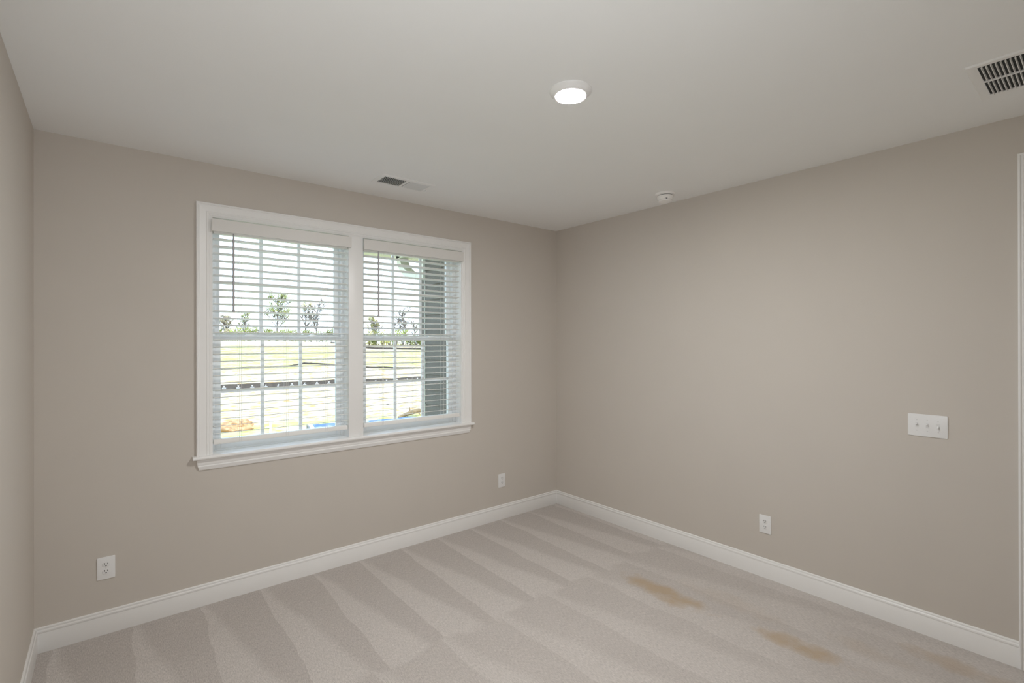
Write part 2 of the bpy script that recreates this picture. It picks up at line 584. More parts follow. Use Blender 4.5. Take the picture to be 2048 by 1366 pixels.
# apron with sloped ends
ap = [(0.904, 0.017), (0.892, 0.0175), (0.870, 0.0165), (0.866, 0.0145), (0.862, 0.0165), (0.857, 0.0165), (0.853, 0.014), (0.848, 0.013), (0.842, 0.011), (0.836, 0.008)]
bm = bmesh.new()
rr = []
for side in (0, 1):
    ring = []
    for (z, t_) in ap:
        ins = 0.013 * max(0.0, (0.880 - z) / 0.044)
        x = (-3.087 + ins) if side == 0 else (-1.0555 - ins)
        ring.append((x, -t_, z))
    ring.append((ring[-1][0], 0, 0.836))
    ring.append((ring[0][0], 0, 0.904))
    rr.append([bm.verts.new(p) for p in ring])
n = len(rr[0])
for k in range(n):
    bm.faces.new((rr[0][k], rr[0][(k + 1) % n], rr[1][(k + 1) % n], rr[1][k]))
bm.faces.new(rr[0][::-1])
bm.faces.new(rr[1])
loc_(finish(bm, 'apron', TRIM, trim, smooth=50), trim)
# jamb liners of each reveal
for x0, x1 in ((-3.0, -2.1355), (-2.0295, -1.1455)):
    bm = bmesh.new()
    add_box(bm, (x0 - 0.012, 0.0, ST), (x0, 0.088, 2.41))
    add_box(bm, (x1, 0.0, ST), (x1 + 0.012, 0.088, 2.41))
    add_box(bm, (x0 - 0.012, 0.0, 2.41), (x1 + 0.012, 0.088, 2.422))
    loc_(finish(bm, 'jamb', TRIM, trim), trim)

# ------------------------------------------------------------------ double-hung windows
def ring_box(bm, x0, x1, z0, z1, y0, y1, wl, wr, wb, wt):
    add_box(bm, (x0, y0, z0), (x0 + wl, y1, z1))
    add_box(bm, (x1 - wr, y0, z0), (x1, y1, z1))
    add_box(bm, (x0 + wl, y0, z0), (x1 - wr, y1, z0 + wb))
    add_box(bm, (x0 + wl, y0, z1 - wt), (x1 - wr, y1, z1))

def make_window(name, cx, label):
    root = empty(name, (cx, 0.088, ST))
    tag(root, label, 'window', kind='structure')
    hw = 0.4325
    z0, z1 = 0.906, 2.422
    # vinyl frame: outer ring + blind stop step
    bm = bmesh.new()
    ring_box(bm, -hw - 0.012, hw + 0.012, z0 - ST, z1 - ST, 0.0, 0.082, 0.036, 0.036, 0.03, 0.036)
    ring_box(bm, -hw + 0.024, hw - 0.024, 0.0, 2.386 - ST, 0.046, 0.080, 0.012, 0.012, 0.012, 0.012)
    finish(bm, 'window_frame', VINYL, root, bevel=0.0015)
    gx = 0.374
    def sash(nm, y0, y1, zb, zt, rb, rt_, st):
        bm = bmesh.new()
        ring_box(bm, -gx - st, gx + st, zb, zt, y0, y1, st, st, rb, rt_)
        s = finish(bm, nm, VINYL, root, bevel=0.0015)
        ga, gb = zb + rb, zt - rt_
        ym = (y0 + y1) / 2
        box('pane', (-gx, ym - 0.002, ga), (gx, ym + 0.002, gb), GLASS, s)
        bm = bmesh.new()
        for x in (-gx / 3, gx / 3):
            add_box(bm, (x - 0.0105, ym - 0.008, ga), (x + 0.0105, ym + 0.008, gb))
        zm = (ga + gb) / 2
        for xa, xb in ((-gx, -gx / 3 - 0.0105), (-gx / 3 + 0.0105, gx / 3 - 0.0105), (gx / 3 + 0.0105, gx)):
            add_box(bm, (xa, ym - 0.008, zm - 0.0105), (xb, ym + 0.008, zm + 0.0105))
        finish(bm, 'muntin_grid', VINYL, s, bevel=0.001)
        return s
    lower = sash('lower_sash', 0.006, 0.034, 0.935 - ST, 1.665 - ST, 0.036, 0.024, 0.036)
    upper = sash('upper_sash', 0.042, 0.072, 1.648 - ST, 2.395 - ST, 0.033, 0.036, 0.036)
    for dx in (-0.205, 0.205):
        bm = bmesh.new()
        pts = [(-0.045, 0), (-0.032, 0.004), (-0.012, 0.014), (0.010, 0.016), (0.030, 0.006), (0.045, 0)]
        a = [bm.verts.new((dx + x, 0.008, 1.665 - ST + z)) for x, z in pts]
        b = [bm.verts.new((dx + x, 0.032, 1.665 - ST + z)) for x, z in pts]
        for k in range(len(pts)):
            k2 = (k + 1) % len(pts)
            bm.faces.new((a[k], a[k2], b[k2], b[k]))
        bm.faces.new(a)
        bm.faces.new(b[::-1])
        finish(bm, 'sash_lock', LOCKM, lower, bevel=0.001)
    return root
make_window('window_1', -2.5678, 'white double-hung window unit left of the mullion')
make_window('window_2', -1.5875, 'white double-hung window unit right of the mullion')

# ------------------------------------------------------------------ blinds
def make_blind(cx):
    root = empty('window_blind', (cx, 0.026, 2.312))
    hw = 0.427
    box('headrail', (-hw, -0.026, 0.0), (hw, 0.028, 0.045), BLIND, root, bevel=0.002)
    # valance with returns
    vp = [(0.0, -0.039), (0.003, -0.0405), (0.012, -0.0405), (0.0135, -0.035), (0.0125, -0.030), (0.0165, -0.024), (0.0175, -0.010), (0.015, 0.006), (0.0165, 0.018),
          (0.017, 0.026), (0.013, 0.032), (0.012, 0.0375), (0.004, 0.0385), (0.0, 0.037)]
    bm = bmesh.new()
    xw, yf, yb = 0.441, -0.068, -0.0485
    pth = [(xw, yb), (xw, yf), (-xw, yf), (-xw, yb)]
    vz = 0.045
    add_sweep(bm, pth, [(-(a) + 0.0, b) for a, b in vp], lambda u, v, b: (u, v, b + vz))
    finish(bm, 'valance', VALM, root, smooth=40)
    # slats: 2 inch boards, room-side edge tipped up a little
    bm = bmesh.new()
    add_box(bm, (-hw, -0.0252, -0.0018), (hw, 0.0252, 0.0018))
    sl = finish(bm, 'slat', BLIND, root, bevel=0.0011)
    n = 28
    zt, zb = 2.279 - 2.312, 1.048 - 2.312
    irregular = {1: 4.5, 6: 5.0, 13: -2.5, 12: 1.5}
    for i in range(n):
        s = sl if i == 0 else sl.copy()
        if i:
            COL.objects.link(s)
            s.parent = root
        s.location = (0, 0, zt + (zb - zt) * i / (n - 1))
        s.rotation_euler = (-math.radians(8.5 + irregular.get(i, 0.0) + rnd.uniform(-0.5, 0.5)), 0, rnd.uniform(-0.0008, 0.0008))
    box('bottom_rail', (-hw, -0.026, 0.983 - 2.312), (hw, 0.026, 1.013 - 2.312), BLIND, root, bevel=0.004)
    for dx in (-0.285, 0.0, 0.265):
        bm = bmesh.new()
        for y in (-0.0275, 0.0275):
            add_tube(bm, [(dx, y, 0.0), (dx, y, 0.99 - 2.312)], 0.0008, 6)
        add_tube(bm, [(dx + 0.012, -0.0275, 0.0), (dx + 0.012, -0.0275, 0.99 - 2.312)], 0.0008, 6)
        for i in range(n):
            z = zt + (zb - zt) * i / (n - 1) - 0.0035
            add_tube(bm, [(dx, -0.0275, z + 0.004), (dx, 0.0275, z - 0.004)], 0.0006, 4)
        finish(bm, 'ladder_cord', CORD, root)
    bm = bmesh.new()
    wx = -0.318
    add_tube(bm, [(wx, -0.036, 0.012), (wx, -0.038, -0.03), (wx, -0.038, 1.823 - 2.312)], [0.003, 0.0062, 0.0066], 10)
    add_tube(bm, [(wx, -0.038, 1.835 - 2.312), (wx, -0.038, 1.818 - 2.312)], [0.0075, 0.0075], 10)
    finish(bm, 'tilt_wand', WAND, root)
    return root
b1 = make_blind(-2.5678)
tag(b1, 'white two-inch slat blind hanging in the left window', 'blind', 'window blinds')
b2 = copy_tree(b1)
b2.location.x = -1.5875
tag(b2, 'white two-inch slat blind hanging in the right window', 'blind', 'window blinds')

# ------------------------------------------------------------------ door and its casing at the right edge
dc = empty('trim_2', (0, -3.72, 0))
tag(dc, 'white door casing at the right edge of the photo', 'door trim', kind='structure')
path = [(-DY1 - 0.089, 0.0), (-DY1 - 0.089, 2.552), (-DY0 + 0.089, 2.552), (-DY0 + 0.089, 0.0)]
for i, nm in ((0, 'side_casing'), (1, 'head_casing'), (2, 'side_casing')):
    bm = bmesh.new()
    add_sweep(bm, path, cp, lambda u, v, b: (-b, -u, v), i, i + 1)
    loc_(finish(bm, nm, TRIM, dc, smooth=50), dc)
bm = bmesh.new()
add_box(bm, (0, DY1 - 0.018, 0), (T, DY1, DZ))
add_box(bm, (0, DY0, 0), (T, DY0 + 0.018, DZ))
add_box(bm, (0, DY0 + 0.018, DZ - 0.018), (T, DY1 - 0.018, DZ))
loc_(finish(bm, 'jamb', TRIM, dc), dc)
dr = empty('door_1', (0.05, -3.72, 0))
tag(dr, 'white panelled door beside the light switch', 'door', kind='structure')
bm = bmesh.new()
add_box(bm, (0.0, -0.334, 0.012), (0.035, 0.334, 2.440))
finish(bm, 'leaf', TRIM, dr, bevel=0.002)
for za, zb in ((0.22, 1.02), (1.18, 2.28)):
    bm = bmesh.new()
    add_box(bm, (-0.006, -0.21, za), (0.0, 0.21, zb))
    finish(bm, 'panel', TRIM, dr, bevel=0.004)
bm = bmesh.new()
add_lathe(bm, [(0, 0.0), (0.028, 0.0), (0.028, 0.006), (0.011, 0.012), (0.011, 0.034), (0.024, 0.042), (0.028, 0.052), (0.022, 0.062), (0, 0.066)], 32)
bmesh.ops.transform(bm, matrix=Matrix.Rotation(-math.pi / 2, 4, 'Y'), verts=bm.verts)
k = finish(bm, 'knob', BRASS, dr)
k.location = (0.0, 0.27, 0.95)

# ------------------------------------------------------------------ outlets and switch (local frame: x right, z up, -y towards the room)
def rounded_rect(bm, w_, h_, y0, y1, r, seg=5):
    pts = []
    for cx, cz, a0 in ((w_ / 2 - r, h_ / 2 - r, 0), (-w_ / 2 + r, h_ / 2 - r, 90), (-w_ / 2 + r, -h_ / 2 + r, 180), (w_ / 2 - r, -h_ / 2 + r, 270)):
        for k in range(seg + 1):
            a = math.radians(a0 + 90 * k / seg)
            pts.append((cx + r * math.cos(a), cz + r * math.sin(a)))
    A = [bm.verts.new((x, y0, z)) for x, z in pts]
    B = [bm.verts.new((x, y1, z)) for x, z in pts]
    for k in range(len(pts)):
        k2 = (k + 1) % len(pts)
        bm.faces.new((A[k], A[k2], B[k2], B[k]))
    bm.faces.new(A)
    bm.faces.new(B[::-1])

def cover_plate(w_, h_, parent):
    bm = bmesh.new()
    rounded_rect(bm, w_, h_, 0.0, -0.006, 0.004)
    return finish(bm, 'cover_plate', PLATE, parent, bevel=0.002)

def screw(x, z, parent):
    bm = bmesh.new()
    add_lathe(bm, [(0, 0.0), (0.0032, 0.0), (0.0032, 0.0008), (0.0018, 0.0014), (0, 0.0015)], 16)
    bmesh.ops.transform(bm, matrix=Matrix.Rotation(math.pi / 2, 4, 'X'), verts=bm.verts)
    s = finish(bm, 'screw', SCREW, parent)
    s.location = (x, -0.0059, z)
    return s

def make_outlet():
    root = empty('wall_outlet')
    cover_plate(0.0795, 0.1235, root)
    for zc in (0.0195, -0.0195):
        bm = bmesh.new()
        pts = []
        R_, hh = 0.0172, 0.0142
        a0 = math.asin(hh / R_)
        for sgn in (1, -1):
            for k in range(9):
                a = (-a0 + 2 * a0 * k / 8) + (0 if sgn == 1 else math.pi)
                pts.append((R_ * math.cos(a), R_ * math.sin(a)))
        A = [bm.verts.new((x, -0.0058, z)) for x, z in pts]
        B = [bm.verts.new((x, -0.0074, z)) for x, z in pts]
        for k in range(len(pts)):
            k2 = (k + 1) % len(pts)
            bm.faces.new((A[k], A[k2], B[k2], B[k]))
        bm.faces.new(B)
        bm.faces.new(A[::-1])
        r = finish(bm, 'receptacle', PLATE, root, bevel=0.0005)
        r.location = (0, 0, zc)
        for x, hgt in ((-0.0063, 0.0080), (0.0063, 0.0066)):
            box('slot', (x - 0.0014, -0.0077, 0.0012), (x + 0.0014, -0.0072, 0.0018 + hgt), SLOT, r)
        bm = bmesh.new()
        add_lathe(bm, [(0, 0.0), (0.0033, 0.0), (0.0033, 0.0005), (0, 0.0005)], 20)
        bmesh.ops.transform(bm, matrix=Matrix.Translation((0, -0.0072, -0.0062)) @ Matrix.Rotation(math.pi / 2, 4, 'X'), verts=bm.verts)
        finish(bm, 'ground_hole', SLOT, r)
    screw(0, 0, root)
    return root
ot = make_outlet()
ot.location = (-3.517, 0, 0.366)
tag(ot, 'white duplex outlet below and left of the window', 'outlet', 'duplex wall outlets')
o2 = copy_tree(ot)
o2.location = (-0.705, 0, 0.352)
tag(o2, 'white duplex outlet between the window and the far corner', 'outlet', 'duplex wall outlets')
o3 = copy_tree(ot)
o3.location = (0, -2.049, 0.365)
o3.rotation_euler = (0, 0, -math.pi / 2)
tag(o3, 'white duplex outlet on the light-switch wall above the baseboard', 'outlet', 'duplex wall outlets')

sw = empty('light_switch', (0, -2.922, 1.157), -math.pi / 2)
tag(sw, 'white three-gang toggle switch plate on the right wall', 'light switch')
cover_plate(0.172, 0.1225, sw)
for x, up_ in ((-0.046, 1), (0.0, 1), (0.046, -1)):
    bm = bmesh.new()
    rounded_rect(bm, 0.0125, 0.0265, -0.0055, -0.0066, 0.001)
    sl = finish(bm, 'switch_bezel', SCREW, sw)
    sl.location = (x, 0, 0)
    bm = bmesh.new()
    v = add_box(bm, (-0.0042, -0.019, -0.0045), (0.0042, -0.004, 0.0045))
    for p in v:
        if p.co.y < -0.01:
            p.co.x *= 0.85
            p.co.z = p.co.z * 0.7 + 0.008 * up_
    tg = finish(bm, 'toggle', PLATE, sw, bevel=0.001)
    tg.location = (x, 0, 0)
    for z in (0.0302, -0.0302):
        screw(x, z, sw)

# ------------------------------------------------------------------ ceiling light
cl = empty('ceiling_light', (-1.911, -2.045, H))
tag(cl, 'round flush disk light glowing in the ceiling centre', 'ceiling light')
bm = bmesh.new()
add_lathe(bm, [(0.0, 0.0), (0.094, 0.0), (0.094, -0.004), (0.0925, -0.0065), (0.089, -0.0095), (0.081, -0.0175), (0.0735, -0.0235), (0.0690, -0.0250), (0.0672, -0.0225), (0.0, -0.0225)], 96)
finish(bm, 'trim_ring', VENTW, cl, smooth=30)
bm = bmesh.new()
add_lathe(bm, [(0.0670, -0.0226), (0.066, -0.0232), (0.055, -0.0240), (0.03, -0.0248), (0.0, -0.0250)], 64)
finish(bm, 'diffuser', EMIT, cl)

# ------------------------------------------------------------------ smoke detector
sdv = empty('smoke_detector', (-0.245, -1.425, H))
tag(sdv, 'round white smoke detector on the ceiling near the right wall', 'smoke detector')
bm = bmesh.new()
add_lathe(bm, [(0, 0), (0.0745, 0), (0.0750, -0.004), (0.0735, -0.008), (0.0720, -0.0085), (0.0715, -0.013), (0.066, -0.0145), (0, -0.0145)], 64)
finish(bm, 'base_ring', DETECT, sdv)
bm = bmesh.new()
add_lathe(bm, [(0, -0.0145), (0.054, -0.0145), (0.054, -0.0185), (0, -0.0185)], 64)
finish(bm, 'air_gap', GAP, sdv)
bm = bmesh.new()
add_lathe(bm, [(0, -0.0185), (0.0575, -0.0185), (0.0585, -0.021), (0.0575, -0.034), (0.0540, -0.0475), (0.0510, -0.0490), (0.0465, -0.0495), (0.0465, -0.0515), (0.0505, -0.0525), (0.0500, -0.0585), (0.0470, -0.0610), (0.030, -0.0620), (0, -0.0620)], 64)
body = finish(bm, 'cover', DETECT, sdv)
bm = bmesh.new()
add_lathe(bm, [(0, 0), (0.007, 0), (0.007, -0.002), (0, -0.0025)], 24)
btn = finish(bm, 'test_button', GAP, body)
btn.location = (-0.0385, -0.0385, -0.0435)
btn.rotation_euler = (1.2, 0, -math.radians(45))

# ------------------------------------------------------------------ ceiling register (two-way) near the window
def make_register():
    root = empty('ceiling_register', (-1.896, -0.409, H))
    tag(root, 'small two-way supply register on the ceiling above the window', 'air vent')
    hx, hy = 0.200, 0.100
    fx, fy = 0.170, 0.070
    bm = bmesh.new()
    prof = [(0.0, 0.0), (0.0, 0.002), (0.004, 0.0055), (0.026, 0.0075), (0.030, 0.0065), (0.030, 0.0)]
    # ring swept around the rectangle
    pts = [(-hx, -hy), (hx, -hy), (hx, hy), (-hx, hy)]
    n = len(prof)
    rings = []
    for (x, y) in pts:
        sx, sy = (1 if x < 0 else -1), (1 if y < 0 else -1)
        rings.append([bm.verts.new((x + sx * a, y + sy * a, -b)) for a, b in prof])
    for i in range(4):
        r1, r2 = rings[i], rings[(i + 1) % 4]
        for k in range(n):
            k2 = (k + 1) % n
            bm.faces.new((r1[k], r1[k2], r2[k2], r2[k]))
    add_box(bm, (-0.009, -fy, -0.0075), (0.009, fy, 0.0))
    finish(bm, 'frame', VENTW, root)
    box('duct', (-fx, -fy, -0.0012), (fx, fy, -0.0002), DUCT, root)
    for side in (-1, 1):
        for k in range(12):
            x = side * (0.018 + 0.0125 * (k + 0.5))
            bm = bmesh.new()
            add_box(bm, (-0.0008, -fy, -0.0052), (0.0008, fy, 0.0052))
            bl = finish(bm, 'louver', VENTW, root)
            bl.location = (x, 0, -0.0052)
            bl.rotation_euler = (0, math.radians(42) * (1 if side < 0 else -0.85), 0)
            bl.scale = (1, 1, 0.95)
    bm = bmesh.new()
    add_tube(bm, [(0.184, 0.02, -0.004), (0.184, 0.02, -0.014)], [0.004, 0.003], 10)
    add_box(bm, (0.180, 0.005, -0.017), (0.188, 0.032, -0.012))
    finish(bm, 'damper_lever', VENTW, root, bevel=0.001)
    return root
make_register()

# ------------------------------------------------------------------ return grille near the right edge
rg = empty('return_grille', (-0.588, -3.475, H))
tag(rg, 'large return air grille on the ceiling at the right edge', 'air vent')
hx, hy = 0.206, 0.283
bm = bmesh.new()
prof = [(0.0, 0.0), (0.0, 0.004), (0.003, 0.008), (0.008, 0.008), (0.030, 0.006), (0.034, 0.004), (0.034, 0.0)]
rings = []
for (x, y) in ((-hx, -hy), (hx, -hy), (hx, hy), (-hx, hy)):
    sx, sy = (1 if x < 0 else -1), (1 if y < 0 else -1)
    rings.append([bm.verts.new((x + sx * a, y + sy * a, -b)) for a, b in prof])
n = len(prof)
for i in range(4):
    r1, r2 = rings[i], rings[(i + 1) % 4]
    for k in range(n):
        k2 = (k + 1) % n
        bm.faces.new((r1[k], r1[k2], r2[k2], r2[k]))
finish(bm, 'frame', VENTW, rg)
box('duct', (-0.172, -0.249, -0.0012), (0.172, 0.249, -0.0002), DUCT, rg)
box('centre_bar', (-0.006, -0.249, -0.0062), (0.006, 0.249, -0.0012), VENTW, rg)
for k in range(36):
    y = 0.249 - 0.0139 * (k + 0.9)
    for xa, xb in ((-0.172, -0.006), (0.006, 0.172)):
        bm = bmesh.new()
        add_box(bm, (xa, -0.0012, -0.0046), (xb, 0.0012, 0.0046))
        bl = finish(bm, 'louver', VENTW, rg)
        bl.location = (0, y, -0.0056)
        bl.rotation_euler = (math.radians(13), 0, 0)

# ------------------------------------------------------------------ outdoors
def sstep(a, b, x):
    t_ = min(1.0, max(0.0, (x - a) / (b - a)))
    return t_ * t_ * (3 - 2 * t_)

def height(x, y):
    s = y + 0.18 * x
    r = (x + 3.51) / max(1.0, y + 3.58)
    crest = 1.95 - 0.25 * sstep(0.18, 0.36, r) - 1.2 * sstep(0.37, 0.44, r)
    f = min(1.0, max(0.0, (s - 48) / 78.0))
    z = -2.6 + (crest + 2.6) * f
    return z

bm = bmesh.new()
ys = [-12, -4, 2, 6, 10] + [12 + 1.5 * k for k in range(26)] + [52 + 3 * k for k in range(28)] + [140, 150, 170, 200, 260, 340]
xs = [-120, -80, -60] + [-45 + 3 * k for k in range(52)] + [120, 150, 190, 240]
grid = []
for y in ys:
    row = []
    for x in xs:
        z = height(x, y)
        if y > 14:
            z += 0.10 * noise.noise((x * 0.22, y * 0.22, 0.3)) * min(1, (y - 14) / 10)
        row.append(bm.verts.new((x, y, z)))
    grid.append(row)
for a, b in zip(grid, grid[1:]):
    for k in range(len(xs) - 1):
        bm.faces.new((a[k], a[k + 1], b[k + 1], b[k]))
bottom = bmesh.ops.extrude_face_region(bm, geom=list(bm.faces))
for g_ in bottom['geom']:
    if isinstance(g_, bmesh.types.BMVert):
        g_.co.z -= 0.6
gd = finish(bm, 'ground', GROUND)
tag(gd, 'pale graded dirt and grass rising to the tree line outside', 'ground', kind='structure')

def gz(x, y):
    z = height(x, y)
    if y > 14:
        z += 0.10 * noise.noise((x * 0.22, y * 0.22, 0.3)) * min(1, (y - 14) / 10)
    return z

# house wing outside the right window
wg = empty('house_wing', (-1.0, 0.5, -2.6))
tag(wg, 'dark grey lap-sided house wing seen through the right window', 'house wing')
wo = Vector(wg.location)
bm = bmesh.new()
add_box(bm, (-0.99, 0.175, -2.6), (2.4, 0.955, 2.62))
z = -2.6
while z < 2.48:
    # lapped board: thicker at its lower edge
    v = add_box(bm, (-1.006, 0.175, z), (-0.985, 0.876, min(z + 0.152, 2.5)))
    for p in v:
        if p.co.x < -1.0 and p.co.z > z + 0.1:
            p.co.x = -0.996
    z += 0.15
loc_(finish(bm, 'siding', SIDING, wg), wg)
loc_(box('corner_bead', (-1.010, 0.876, -2.6), (-0.985, 0.884, 2.3), EXTW, wg), wg)
loc_(box('corner_board', (-1.004, 0.884, -2.6), (-0.96, 0.965, 2.28), SIDING, wg), wg)
loc_(box('frieze_board', (-1.012, 0.175, 2.50), (-0.98, 0.965, 2.62), EXTW, wg), wg)
loc_(box('eave', (-1.32, 0.20, 2.62), (2.6, 1.95, 2.80), EXTW, wg, bevel=0.01), wg)
bk = empty('gable_bracket', (-0.98, 0.92, 2.28), parent=wg)
bk.location = Vector((-0.98, 0.92, 2.28)) - wo
bm = bmesh.new()
add_box(bm, (-0.045, -0.038, 0.0), (0.06, 0.045, 0.34))
finish(bm, 'upright', EXTW, bk, bevel=0.004)
box('top_arm', (-0.045, 0.045, 0.27), (0.06, 0.62, 0.34), EXTW, bk, bevel=0.004)
bm = bmesh.new()
seg = 14
inner, outer = [], []
for k in range(seg + 1):
    a = math.radians(-90 + 90 * k / seg)
    inner.append((0.045 + 0.44 * math.cos(a), 0.30 + 0.24 * math.sin(a)))
    outer.append((0.045 + 0.52 * math.cos(a), 0.30 + 0.31 * math.sin(a)))
ring = outer + inner[::-1]
A = [bm.verts.new((-0.045, y, z)) for y, z in ring]
B = [bm.verts.new((0.06, y, z)) for y, z in ring]
n = len(ring)
for k in range(n):
    k2 = (k + 1) % n
    bm.faces.new((A[k], A[k2], B[k2], B[k]))
for k in range(seg):
    bm.faces.new((A[k], A[k + 1], A[n - 2 - k], A[n - 1 - k]))
    bm.faces.new((B[k + 1], B[k], B[n - 1 - k], B[n - 2 - k]))
finish(bm, 'curved_brace', EXTW, bk)

# silt fences
def fence(name, pts, hts, label, posts, logos=0, group=None):
    base = Vector((pts[0][0], pts[0][1], gz(*pts[0])))
    root = empty(name, base)
    tag(root, label, 'silt fence', group)
    P = [Vector((x, y, 0)) for x, y in pts]
    # resample
    L = [0]
    for a, b in zip(P, P[1:]):
        L.append(L[-1] + (b - a).length)
    tot = L[-1]
    def at(s):
        for i in range(len(P) - 1):
            if s <= L[i + 1] or i == len(P) - 2:
                f = (s - L[i]) / (L[i + 1] - L[i])
                return P[i].lerp(P[i + 1], f), hts[i] + (hts[i + 1] - hts[i]) * f, (P[i + 1] - P[i]).normalized()
    N = max(10, int(tot / 0.6))
    bm = bmesh.new()
    prev = None
    for k in range(N + 1):
        p, h_, d = at(tot * k / N)
        nrm = Vector((-d.y, d.x, 0)) * 0.012
        z = gz(p.x, p.y)
        h_ = h_ * (1 + 0.10 * noise.noise((k * 0.5, pts[0][0], 0)))
        cur = [bm.verts.new(p + nrm * s1 - base + Vector((0, 0, z + dz))) for s1, dz in ((-1, -0.03), (1, -0.03), (1, h_), (-1, h_))]
        if prev:
            for q in range(4):
                q2 = (q + 1) % 4
                bm.faces.new((prev[q], prev[q2], cur[q2], cur[q]))
        else:
            bm.faces.new(cur)
        prev = cur
    bm.faces.new(prev[::-1])
    finish(bm, 'fabric', FABRIC, root)
    for k in range(posts):
        p, h_, d = at(tot * (k + 0.35) / posts)
        z = gz(p.x, p.y)
        nrm = Vector((-d.y, d.x, 0)) * 0.04
        q = p + nrm - base
        bm = bmesh.new()
        add_box(bm, (q.x - 0.022, q.y - 0.022, z - base.z - 0.05), (q.x + 0.022, q.y + 0.022, z - base.z + h_ + 0.07))
        finish(bm, 'post', POSTW, root)
    for k in range(logos):
        p, h_, d = at(tot * (k + 0.5) / logos)
        z = gz(p.x, p.y)
        nrm = Vector((d.y, -d.x, 0)) * 0.02
        bm = bmesh.new()
        def poly(pp):
            A = [bm.verts.new(p - base + nrm + d * u + Vector((0, 0, z + v))) for u, v in pp]
            B = [bm.verts.new(p - base + nrm * 0.75 + d * u + Vector((0, 0, z + v))) for u, v in pp]
            for i in range(len(pp)):
                j = (i + 1) % len(pp)
                bm.faces.new((A[i], A[j], B[j], B[i]))
            bm.faces.new(A)
            bm.faces.new(B[::-1])
        poly([(-0.085, 0.37), (0.085, 0.37), (0.025, 0.26), (-0.025, 0.26)])
        poly([(-0.17, 0.19), (-0.04, 0.24), (0.0, 0.21), (0.04, 0.24), (0.17, 0.19), (0.15, 0.155), (0.0, 0.175), (-0.15, 0.155)])
        poly([(-0.17, 0.125), (0.17, 0.13), (0.16, 0.10), (-0.15, 0.095)])
        finish(bm, 'logo', LOGO, root)
    return root
fence('silt_fence', [(0.6, 47.0), (4.2, 46.5), (9.0, 46.2), (13.9, 45.5), (17.5, 44.4), (22.8, 43.7), (26.0, 43.0)], [0.52] * 7,
      'nearest dark silt fence, printed with a row of white marks', 10, 23, 'silt fences')
fence('silt_fence', [(4.5, 63.4), (6.8, 63.6), (10.1, 64.0), (14.9, 64.5), (17.3, 67.0), (19.1, 65.6), (21, 62.3), (23.5, 61.5), (25.7, 59.8), (27.5, 58.5), (30.5, 57.0)],
      [0.22, 0.18, 0.24, 0.16, 0.25, 0.22, 0.3, 0.2, 0.26, 0.18, 0.2], 'sagging dark silt fence winding across the middle of the slope', 9, 0, 'silt fences')
fence('silt_fence', [(37, 113), (42, 108), (48, 104), (56, 97), (60, 94)], [0.35, 0.5, 0.4, 0.5, 0.4],
      'farthest dark silt fence just below the tree line', 8, 0, 'silt fences')

# clay mound
bm = bmesh.new()
bmesh.ops.create_icosphere(bm, subdivisions=4, radius=1.0)
for v in bm.verts:
    k = 1 + 0.35 * noise.noise(v.co * 1.6) + 0.22 * noise.noise(v.co * 4.5)
    v.co = Vector((v.co.x * 0.95 * k, v.co.y * 0.6 * k, max(-0.12, v.co.z * 0.42 * k)))
mound = finish(bm, 'dirt_mound', CLAY, loc=(1.3, 23.5, gz(1.3, 23.5) + 0.02), smooth=60)
tag(mound, 'small heap of red clay at the lower left of the left window', 'dirt heap')

def pipe(x, y, hgt, r, label, name='marker_pipe'):
    bm = bmesh.new()
    add_tube(bm, [(0, 0, -0.05), (0.01, 0, hgt)], r, 14)
    add_tube(bm, [(0.01, 0, hgt - 0.06), (0.01, 0, hgt + 0.01)], r * 1.18, 14)
    o = finish(bm, name, PVC, loc=(x, y, gz(x, y)))
    tag(o, label, 'marker pipe', 'white marker pipes')
    return o
pipe(2.42, 21.58, 0.56, 0.055, 'short white pipe standing in grass right of the clay heap')
pipe(40.5, 118.0, 1.25, 0.11, 'distant white stake on orange dirt, left of the mullion')
pipe(50.2, 112.0, 1.2, 0.11, 'distant white stake below the hedge, right of the mullion')

bm = bmesh.new()
bmesh.ops.create_icosphere(bm, subdivisions=3, radius=0.09)
for v in bm.verts:
    v.co *= 1 + 0.3 * noise.noise(v.co * 12)
    v.co.z *= 0.7
tag(finish(bm, 'stone', STONE, loc=(11.1, 27.5, gz(11.1, 27.5) + 0.03)), 'lone dark stone on bare dirt beyond the right window', 'stone')

bm = bmesh.new()
bmesh.ops.create_icosphere(bm, subdivisions=3, radius=0.16)
for v in bm.verts:
    v.co *= 1 + 0.3 * noise.noise(v.co * 9)
    v.co.z *= 0.35
tag(finish(bm, 'stone', PVC, loc=(2.62, 22.75, gz(2.62, 22.75) + 0.03)), 'flat white stone in the grass beside the clay heap', 'stone')

lg = empty('fallen_log', (9.9, 21.9, gz(9.9, 21.9)))
tag(lg, 'weathered fallen log on the dirt near the grey wing', 'log')
bm = bmesh.new()
add_tube(bm, [(-0.85, -0.1, 0.06), (-0.4, -0.02, 0.14), (0.1, 0.02, 0.24), (0.55, 0.05, 0.30), (0.8, 0.08, 0.26)], [0.05, 0.10, 0.13, 0.12, 0.07], 10)
finish(bm, 'trunk', TIMBER, lg)
for a, b in (((-0.1, 0, 0.22), (-0.05, 0.12, 0.52)), ((0.35, 0.03, 0.3), (0.5, -0.2, 0.05)), ((-0.3, -0.02, 0.14), (-0.35, -0.3, 0.02))):
    bm = bmesh.new()
    add_tube(bm, [a, ((a[0] + b[0]) / 2 + 0.03, (a[1] + b[1]) / 2, (a[2] + b[2]) / 2), b], [0.05, 0.035, 0.02], 8)
    finish(bm, 'branch', TIMBER, lg)

